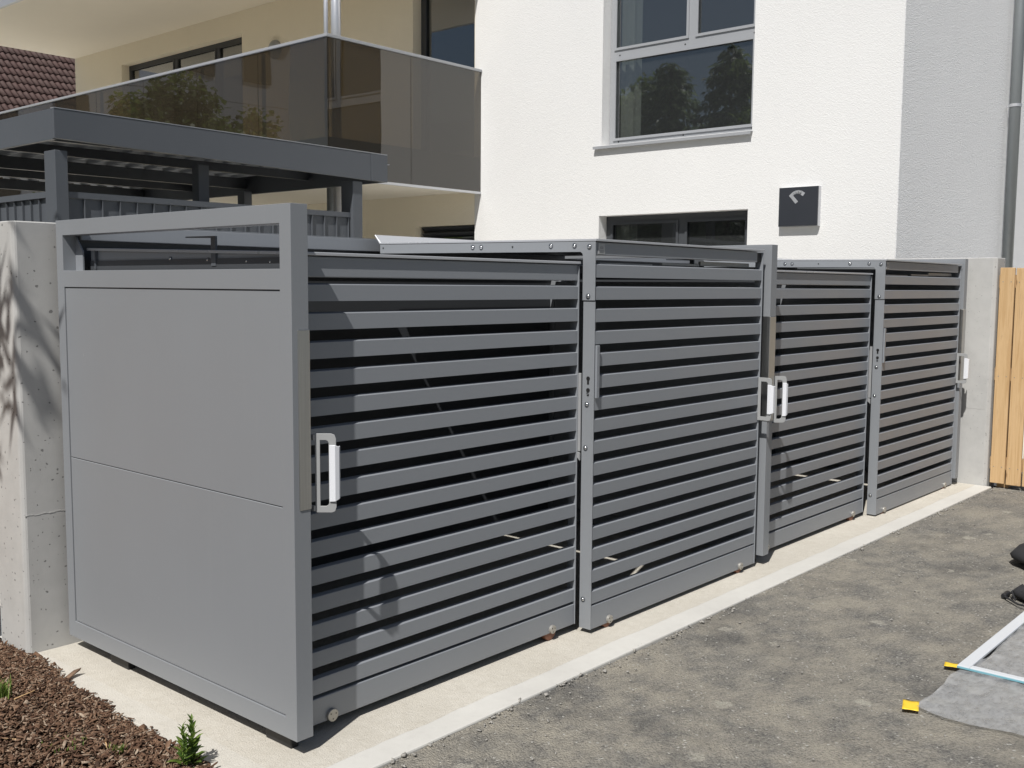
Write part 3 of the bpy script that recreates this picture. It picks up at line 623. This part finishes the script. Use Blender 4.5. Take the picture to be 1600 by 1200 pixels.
# ================================================================== CARPORT
cp = thing('carport', 'dark grey flat roofed metal carport behind the end panel', 'carport', (1.65, 4.9, 0))
def C(mb): mb.v = [(x-1.65, y-4.9, z) for x, y, z in mb.v]; return mb
X0, X1, Y0, Y1 = 1.648, 4.795, 4.9, 9.4
C(MB().prism([(X0, 2.437), (X0, 2.647), (X1-.20, 2.622), (X1-.20, 2.374)], 1, Y0, Y0+.03)).build('fascia', 'anthracite', cp, bevel=.002, seg=1)
C(MB().prism([(X1-.197, 2.374), (X1-.197, 2.622), (X1, 2.620), (X1, 2.372)], 1, Y0-.004, Y0+.03)).build('fascia_end', 'anthracite', cp, bevel=.002, seg=1)
C(MB().box(X0, X0+.03, Y0+.031, Y1, 2.430, 2.645)).build('fascia', 'anthracite', cp, bevel=.002, seg=1)
C(MB().box(X1-.03, X1, Y0+.031, Y1, 2.372, 2.618)).build('fascia', 'anthracite', cp, bevel=.002, seg=1)
C(MB().prism([(X0, 2.6475), (X0, 2.6515), (X1, 2.6265), (X1, 2.6225)], 1, Y0-.003, Y0+.05)).build('drip_edge', 'alu', cp)
# trapezoidal roof sheet
prof = []; x = X0+.032; top = 2.585; k = 0
while x < X1-.05:
    prof += [(x, top), (x+.10, top), (x+.125, top-.04), (x+.175, top-.04)]; x += .2
C(MB().prism(prof+[(p[0], p[1]-.004) for p in reversed(prof)], 1, Y0+.032, Y1)).build('roof_sheet', 'slab_blue', cp)
for yy in (5.0, 7.1, 9.2): C(MB().box(X0+.032, X1-.032, yy, yy+.06, 2.43, 2.538)).build('purlin', 'anthracite_dark', cp)
for yy in (6.05, 8.15): C(MB().box(X0+.032, X1-.032, yy, yy+.05, 2.46, 2.538)).build('purlin', 'anthracite_dark', cp)
for (a0, a1, b0, b1) in ((1.662, 1.755, 4.934, 5.10), (2.985, 3.085, 5.2, 5.3), (4.405, 4.52, 4.934, 5.10), (1.67, 1.78, 9.1, 9.25), (4.55, 4.66, 9.1, 9.25), (4.66, 4.76, 7.0, 7.12)):
    C(MB().box(a0, a1, b0, b1, -.05, 2.398 if b0 > 5.0 else 2.36)).build('post', 'anthracite', cp, bevel=.003, seg=1)
# standing-seam cladding, one child for each tray
me = MB().box(0, .131, 0, .012, 0, 2.03).box(.1312, .1375, -.018, .012, 0, 2.03).mesh('cladding_panel', .001, 1)
for i in range(19): obj('cladding_panel', me, 'anthracite', cp, (1.757+i*.1385-1.65, .085, .0))
C(MB().box(1.757, 4.404, 4.966, 5.005, 2.031, 2.075)).build('cladding_cap', 'anthracite', cp)
for i in range(29):
    o = obj('cladding_panel', me, 'anthracite', cp, (.045, .34+i*.1385, 0), (0, 0, -math.pi/2))
C(MB().box(1.670, 1.712, 5.101, 9.1, 2.031, 2.075)).build('cladding_cap', 'anthracite', cp)

# ================================================================== NEIGHBOUR'S TILED ROOF
nb = thing('neighbour_house', 'neighbouring house with brown clay tile roof, far left', 'house', (8.0, 23.0, 0))
sl = R(42); E0 = Vector((2.5, 22.2, 4.55)); ds = Vector((0, math.cos(sl), math.sin(sl))); dn = Vector((0, -math.sin(sl), math.cos(sl)))
TW, TL = .30, .335
v = []; nseg = 12
for e, lift in ((0., .034), (1.06, .004)):
    for i in range(nseg+1):
        u = i/nseg; hgt = .020*math.cos(2*math.pi*2*u); p = Vector((u*TW*1.01, 0, 0))+ds*(e*TL)+dn*(hgt+lift); v.append(tuple(p))
for i in range(nseg+1):
    u = i/nseg; hgt = .020*math.cos(2*math.pi*2*u); v.append(tuple(Vector((u*TW*1.01, 0, 0))+dn*(hgt+.010)))
f = [(i, i+1, nseg+2+i, nseg+1+i) for i in range(nseg)]+[(i, 2*nseg+2+i, 2*nseg+3+i, i+1) for i in range(nseg)]
me = bpy.data.meshes.new('roof_tile'); me.from_pydata(v, [], f); me.materials.append(MATS['clay_tile'])
for p in me.polygons: p.use_smooth = p.index < nseg
rp = MB().add([tuple(E0+Vector((a, 0, 0))+ds*b_-dn*.03-Vector((8, 23, 0))) for a, b_ in ((0, 0), (16, 0), (16, 7), (0, 7))], [(0, 1, 2, 3)]).build('roof', 'clay_tile', nb)
SV, SF = [], []; base_v = np.array(v)
for rw in range(21):
    for cl in range(53):
        p = E0+Vector((cl*TW, 0, 0))+ds*(rw*TL)
        if 17 <= cl < 32 and 1 <= rw < 17:
            o = obj('roof_tile', me, None, rp, tuple(p-Vector((8, 23, 0))+dn*random.uniform(0, .006))); o.rotation_euler.z = random.uniform(-.008, .008)
        else:
            SF += [[q+len(SV)*len(v) for q in fc] for fc in f]; SV.append(base_v+np.array(p-Vector((8, 23, 0))))
o = soup('roof_tiles', np.concatenate(SV), SF, 'clay_tile', rp); tag(o, kind='stuff')
MB().box(-5.2, 10.2, .1, 9, -.1, 4.6).build('wall', 'plaster_beige', nb)

# ================================================================== TREES
def crown_leaves(centres, radii, n, L, Wd, droop=0.):
    pr = np.array(radii)**2; k = rng.choice(len(centres), n, p=pr/pr.sum()); c_ = np.array(centres)[k]; r_ = np.array(radii)[k]
    d = rng.normal(0, 1, (n, 3)); d /= np.linalg.norm(d, axis=1)[:, None]; pos = c_+d*(r_*rng.uniform(.25, 1.05, n)**.6)[:, None]*np.array([1, 1, .75])
    pos[:, 2] -= droop*rng.uniform(0, 1, n)
    V, F = leaf_quads(pos, rotm(rng.uniform(-1.2, 1.2, n), rng.uniform(-.5, 1.2, n), rng.uniform(0, 6.28, n)), rng.uniform(.6, 1.2, n)*L, rng.uniform(.6, 1.2, n)*Wd)
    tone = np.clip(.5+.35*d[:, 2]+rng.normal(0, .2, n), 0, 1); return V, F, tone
def broad_tree(name, label, base, h, cr, n, L, Wd, mat, cat='tree', lobes=22, flat=.8, seed=1, group=None, droop=0., extra=()):
    rnd = random.Random(seed); r = thing(name, label, cat, base, group); tr = MB(); P0 = Vector((0, 0, -.1)); pts = [P0, Vector((.04*h*rnd.uniform(-1, 1), .04*h*rnd.uniform(-1, 1), h*.4)), Vector((.03*h*rnd.uniform(-1, 1), .03*h*rnd.uniform(-1, 1), h*.85))]
    tr.cyl(pts[0], pts[1], .026*h, 12, .018*h).cyl(pts[1], pts[2], .018*h, 10, .005*h)
    cs, rs = [], []
    for i in range(lobes):
        a = 2.4*i+rnd.random(); t_ = rnd.uniform(.42, .98); rad = cr*(1.15-abs(t_-.62)*1.5)*rnd.uniform(.45, .95)
        c_ = Vector((math.cos(a)*rad, math.sin(a)*rad, h*(t_*flat+1-flat))); cs.append(tuple(c_)); rs.append(cr*rnd.uniform(.22, .38))
        s_ = Vector((0, 0, h*(.25+.45*t_))); tr.cyl(s_, c_, .006*h, 6, .002*h)
    for e_ in extra:
        cs.append(e_[:3]); rs.append(e_[3]); tr.cyl((0, 0, h*.5), e_[:3], .006*h, 6, .002*h)
    tr.build('trunk', 'tree_bark', r, smooth=True); V, F, tone = crown_leaves(cs, rs, n, L, Wd, droop); soup('crown', V, F, mat, r, tone); return r
def conifer(name, label, base, h, rad, n, seed, group):
    r = thing(name, label, 'tree', base, group); tr = MB().cyl((0, 0, -.1), (0, 0, h*.97), .018*h, 10, .002*h); g = np.random.default_rng(seed)
    V_, F_, T_ = [], [], []; k0 = 0; nb_ = 150
    for i in range(nb_):
        t_ = (i+.5)/nb_; z = h*(.08+.90*t_); a = i*2.399+g.uniform(-.3, .3); ln = rad*(1-t_)**.74*g.uniform(.65, 1.1)+.12; dr = -.22*ln
        tip = np.array([math.cos(a)*ln, math.sin(a)*ln, z+dr]); tr.cyl((0, 0, z), tuple(tip), .006*h*(1-t_)+.006, 4, .003)
        m_ = int(n/nb_*(.35+1.3*(1-t_))); s_ = g.uniform(.15, 1.05, m_)**.7; p = np.array([0, 0, z])+(tip-np.array([0, 0, z]))*s_[:, None]+g.normal(0, .055+.05*ln, (m_, 3))*np.array([1, 1, .55])
        v_, f_ = leaf_quads(p, rotm(g.uniform(-.9, .9, m_), g.uniform(.1, 1.1, m_), a+g.uniform(-1.1, 1.1, m_)), g.uniform(.12, .30, m_), g.uniform(.04, .09, m_)); V_.append(v_); F_.append(f_+k0); k0 += len(v_); T_.append(g.uniform(0, 1, m_))
    tr.build('trunk', 'tree_bark', r); soup('crown', np.concatenate(V_), np.concatenate(F_), 'leaf_conifer', r, np.concatenate(T_)); return r
conifer('spruce_tree', 'taller dark spruce mirrored in the upper window', (-9.6, 12.1, 0), 8.1, 2.7, 20000, 3, 'spruces across the lane')
conifer('spruce_tree', 'shorter dark spruce mirrored in the upper window', (-9.8, 14.2, 0), 8.0, 2.7, 20000, 4, 'spruces across the lane')
broad_tree('leafy_tree', 'leafy tree mirrored low in the upper window', (-10.5, 16.6, 0), 7.4, 2.8, 12000, .22, .13, 'leaf_mid', seed=5)
broad_tree('leafy_tree', 'wide leafy tree mirrored at the right of the upper window', (-10.2, 10.4, 0), 7.2, 2.6, 12000, .2, .12, 'leaf_mid', seed=9)
broad_tree('leafy_tree', 'leafy tree mirrored in the balcony glass', (-5.6, 25.0, 0), 7.2, 2.8, 9000, .24, .14, 'leaf_mid', seed=8)
broad_tree('leafy_tree', 'tree at the left throwing dappled shade on the concrete wall end', (-2.6, 3.40, 0), 6.2, 2.25, 4600, .17, .04, 'leaf_mid', seed=12, lobes=26, droop=.35, extra=((1.0, -2.33, 3.5, .22), (1.2, -2.25, 3.1, .2), (.77, -2.42, 3.9, .22)))
# block of flats across the lane, seen only in the balcony glass
ob_ = thing('grey_block', 'pale grey block of flats mirrored in the balcony glass', 'building', (-16, 34, 0))
for k in range(4): MB().box(0, 22, .003*k, 8, k*2.9, k*2.9+2.88).build('storey', 'slab_blue', ob_)
for k in range(4):
    for q in range(8): MB().box(1+2.6*q, 2.3+2.6*q, -.03, -.001, k*2.9+.9, k*2.9+2.3).build('window', 'sign_dark', ob_)
MB().box(-.2, 22.2, -.2, 8.2, 11.6, 11.9).build('roof', 'zinc', ob_)
broad_tree('garden_bush', 'dark green bush seen under the carport roof', (3.3, 12.6, 0), 3.4, 1.5, 5000, .14, .09, 'leaf_mid', 'bush', seed=15, lobes=18)
broad_tree('garden_bush', 'dark green bush seen beyond the corner post of the carport', (1.6, 13.4, 0), 3.0, 1.5, 5000, .14, .09, 'leaf_mid', 'bush', seed=16, lobes=18)

# ================================================================== SMALL PLANTS IN THE BED
def sprout(name, label, base, h, stems, n, L, Wd, mat):
    r = thing(name, label, 'plant', base); g = random.Random(int(abs(base[0])*1000))
    sm = MB(); P_, A_, E_, Ls = [], [], [], []
    for s_ in range(stems):
        a = g.uniform(0, 6.28); hh = h*g.uniform(.7, 1.) if s_ else h; top = Vector((math.cos(a)*.05*h*stems*(s_ > 0), math.sin(a)*.05*h*stems*(s_ > 0), hh)); b0 = Vector((math.cos(a)*.012*s_, math.sin(a)*.012*s_, -.01)); sm.cyl(b0, top, .0022, 6, .001)
        for i in range(n):
            t_ = (i+1)/n; p = b0.lerp(top, .08+.92*t_); P_.append(tuple(p)); A_.append(i*2.4+s_); E_.append(-.35-.75*t_+g.uniform(-.2, .2)); Ls.append(L*(1.05-.62*t_)*g.uniform(.75, 1.15))
    sm.build('stem', mat, r); P_, A_, E_, Ls = map(np.array, (P_, A_, E_, Ls))
    sh = np.array([(0, 0, 0), (.3, -.5, .03), (.3, .5, .03), (.3, 0, -.02), (.7, -.36, .02), (.7, .36, .02), (.7, 0, -.04), (1, 0, -.10)], float); k = len(P_)
    V = sh[None]*np.stack([Ls, Ls*Wd/L, Ls], -1)[:, None, :]; V = np.einsum('nij,nkj->nki', rotm(np.zeros(k), E_, A_), V)+P_[:, None, :]
    q = np.array([(0, 1, 3), (0, 3, 2), (1, 4, 6), (1, 6, 3), (3, 6, 5), (3, 5, 2), (4, 7, 6), (6, 7, 5)])
    soup('leaves', V.reshape(-1, 3), (q[None]+8*np.arange(k)[:, None, None]).reshape(-1, 3), mat, r, np.repeat(np.random.default_rng(5).uniform(0, 1, k), 8)); return r
sprout('leafy_shoot', 'small upright green plant with pointed leaves at the slab corner', (-.246, .172, .0), .150, 4, 26, .052, .018, 'leaf_bright')
def tuft(label, base, n, h, sp_):
    g = np.random.default_rng(n); a = g.uniform(0, 6.28, n); p = np.stack([g.normal(0, sp_, n), g.normal(0, sp_, n), np.zeros(n)], -1); ln = g.uniform(.5, 1, n)*h; lean = g.uniform(.1, .7, n)
    d = np.stack([np.cos(a), np.sin(a), np.zeros(n)], -1); s_ = np.stack([-np.sin(a), np.cos(a), np.zeros(n)], -1)*.0022
    m1_ = p+d*(ln*.3*lean)[:, None]+np.array([0, 0, 1])*(ln*.6)[:, None]; t1_ = p+d*(ln*lean)[:, None]+np.array([0, 0, 1])*(ln*(1-.35*lean))[:, None]
    V = np.stack([p-s_, p+s_, m1_+s_*.8, m1_-s_*.8, t1_], 1).reshape(-1, 3); q = np.array([(0, 1, 2), (0, 2, 3), (3, 2, 4)])
    o = soup('grass_tuft', V, (q[None]+5*np.arange(n)[:, None, None]).reshape(-1, 3), 'grass_leaf', None, np.repeat(g.uniform(0, 1, n), 3), base); return tag(o, label, 'grass')
tuft('dark green tuft of grass at the left edge of the bark bed', (-.452, .985, .055), 90, .075, .016)
tuft('small bright tuft of grass in the bark chips near the plant', (-.372, .375, .03), 34, .034, .013)
tuft('pale mossy patch of grass in the bark chips at the lower left', (-.47, .50, .045), 60, .020, .03)['kind'] = 'stuff'
o = None
for i, (x_, y_, L_, a_, z_) in enumerate(((-.432, .93, .075, .2, .06), (-.38, .42, .05, 1.2, .035), (-.56, .62, .06, 2.2, .06))):
    o = MB().cyl((0, 0, 0), (L_*math.cos(a_), L_*math.sin(a_), .004), .0028, 6, .0012).build('twig', 'larch', loc=(x_, y_, z_))
    tag(o, ['pale dry twig beside the grass tuft at the left edge', 'short pale twig near the bright grass tuft', 'pale twig low in the bark chips at the left'][i], 'twig')

# ================================================================== THINGS ON THE ASPHALT
# clear plastic film
pts_u, pts_v = 60, 44; U, V0 = np.meshgrid(np.linspace(0, 1, pts_u), np.linspace(0, 1, pts_v))
Lx = np.interp(V0, [0, .10, .35, 1], [1.64, 1.60, 1.63, 1.72]); X = Lx+(3.45-Lx)*U**1.2
Ytop = -1.262+.018*np.sin(9*U)+.012*np.sin(23*U+1); Y = Ytop+(-2.35-Ytop)*V0
Z = .002+.0045*np.abs(np.sin(X*17+Y*11)+.6*np.sin(X*31-Y*23))+.002*rng.uniform(0, 1, X.shape)
idx = np.arange(pts_u*pts_v).reshape(pts_v, pts_u); F = np.stack([idx[:-1, :-1], idx[:-1, 1:], idx[1:, 1:], idx[1:, :-1]], -1).reshape(-1, 4)
o = soup('plastic_film', np.stack([X, Y, Z], -1).reshape(-1, 3), F, 'film'); tag(o, 'crumpled clear plastic film spread on the asphalt at lower right', 'plastic sheet')
for p in o.data.polygons: p.use_smooth = True
# white frame lying on the film
wf = thing('white_frame', 'white profile frame lying flat on the clear plastic film', 'frame', (2.10, -1.235, 0))
MB().box(0, 1.35, -.044, 0, .008, .018).build('frame_bar', 'pale_profile', wf, bevel=.002)
MB().box(0, .032, -.95, -.0445, .008, .018).build('frame_bar', 'pale_profile', wf, bevel=.002)
MB().box(1.318, 1.35, -.95, -.0445, .008, .018).build('frame_bar', 'pale_profile', wf, bevel=.002)
MB().box(.0325, 1.3175, -.95, -.918, .008, .018).build('frame_bar', 'pale_profile', wf, bevel=.002)
MB().box(-.004, -.0005, -.95, 0, .008, .014).build('edge_strip', 'teal', wf)  # thin teal strip along the outer side of the bar
for lab, x_, y_, rz_, w_, h_ in (('yellow square of tape at the corner of the plastic film', 1.632, -1.234, .32, .052, .085), ('yellow strip of tape beside the corner of the white frame', 2.120, -1.215, .25, .062, .045)):
    n_ = 7; U, V0 = np.meshgrid(np.linspace(-.5, .5, n_), np.linspace(-.5, .5, n_)); Z = .006+.0015*np.sin(U*9+1)*np.cos(V0*7)
    idx = np.arange(n_*n_).reshape(n_, n_); F = np.stack([idx[:-1, :-1], idx[:-1, 1:], idx[1:, 1:], idx[1:, :-1]], -1).reshape(-1, 4)
    o = soup('tape_piece', np.stack([U*h_, V0*w_, Z], -1).reshape(-1, 3), F, 'yellow_tape', loc=(x_, y_, 0)); o.rotation_euler.z = rz_; tag(o, lab, 'tape')
    md = o.modifiers.new('thickness', 'SOLIDIFY'); md.thickness = .0006
# folded tripod with silver and black legs, and a black bag shape standing in for a shadow, both running out of the frame
tp = thing('folded_tripod', 'folded tripod with silver leg and black feet at the right edge', 'tripod', (4.10, -.93, 0))
MB().cyl((.045, .035, .016), (-.02, -.01, .020), .014, 10).build('foot', 'black_plastic', tp, bevel=.003)
MB().cyl((-.02, -.01, .020), (-.30, -.62, .07), .008, 10).build('leg', 'alu', tp)
MB().cyl((-.93, -.165, .010), (-.86, -.165, .010), .013, 10).build('foot', 'black_plastic', tp, bevel=.003)
MB().tube([(-.88, -.165, .012), (-.70, -.30, .03), (-.30, -.62, .08)], .006, 8).build('leg', 'black_plastic', tp)
MB().tube([(-.93, -.17, .010), (-1.02, -.25, .012), (-1.07, -.34, .02), (-.9, -.5, .05)], .0045, 8).build('strap', 'black_cloth', tp)
bgm = bmesh.new(); bmesh.ops.create_icosphere(bgm, subdivisions=3, radius=1)
for v_ in bgm.verts:
    c_ = v_.co; q = 1+.08*math.sin(c_.x*5+c_.y*3)+.06*math.sin(c_.y*9+1); v_.co = Vector((c_.x*.26*q, c_.y*.20*q, max(-.0, (c_.z*.5+.40))*.105*q+.012*math.sin(c_.x*7)*(c_.z > 0)))
me = bpy.data.meshes.new('bag_body'); bgm.to_mesh(me); bgm.free()
for p in me.polygons: p.use_smooth = True
bg_ = thing('shadow_bag', 'slumped black cloth bag standing in for a dark shadow patch at the right edge', 'bag', (3.97, -1.125, 0))
obj('bag_body', me, 'black_cloth', bg_)
MB().tube([(-.20, .04, .05), (-.13, .06, .085), (0, .07, .10), (.13, .06, .09), (.18, .04, .06)], .010, 8).build('carry_strap', 'black_cloth', bg_)
pc_ = thing('black_pouch', 'small round black pouch on the asphalt by the end of the white frame', 'pouch', (3.235, -1.205, 0))
pm = me.copy(); pm.name = 'pouch_body'; po = obj('pouch_body', pm, 'black_cloth', pc_); po.scale = (.34, .40, .6)
MB().tube([(-.10, .05, .012), (-.03, .085, .03), (.05, .06, .05)], .004, 8).build('cord', 'black_cloth', pc_)
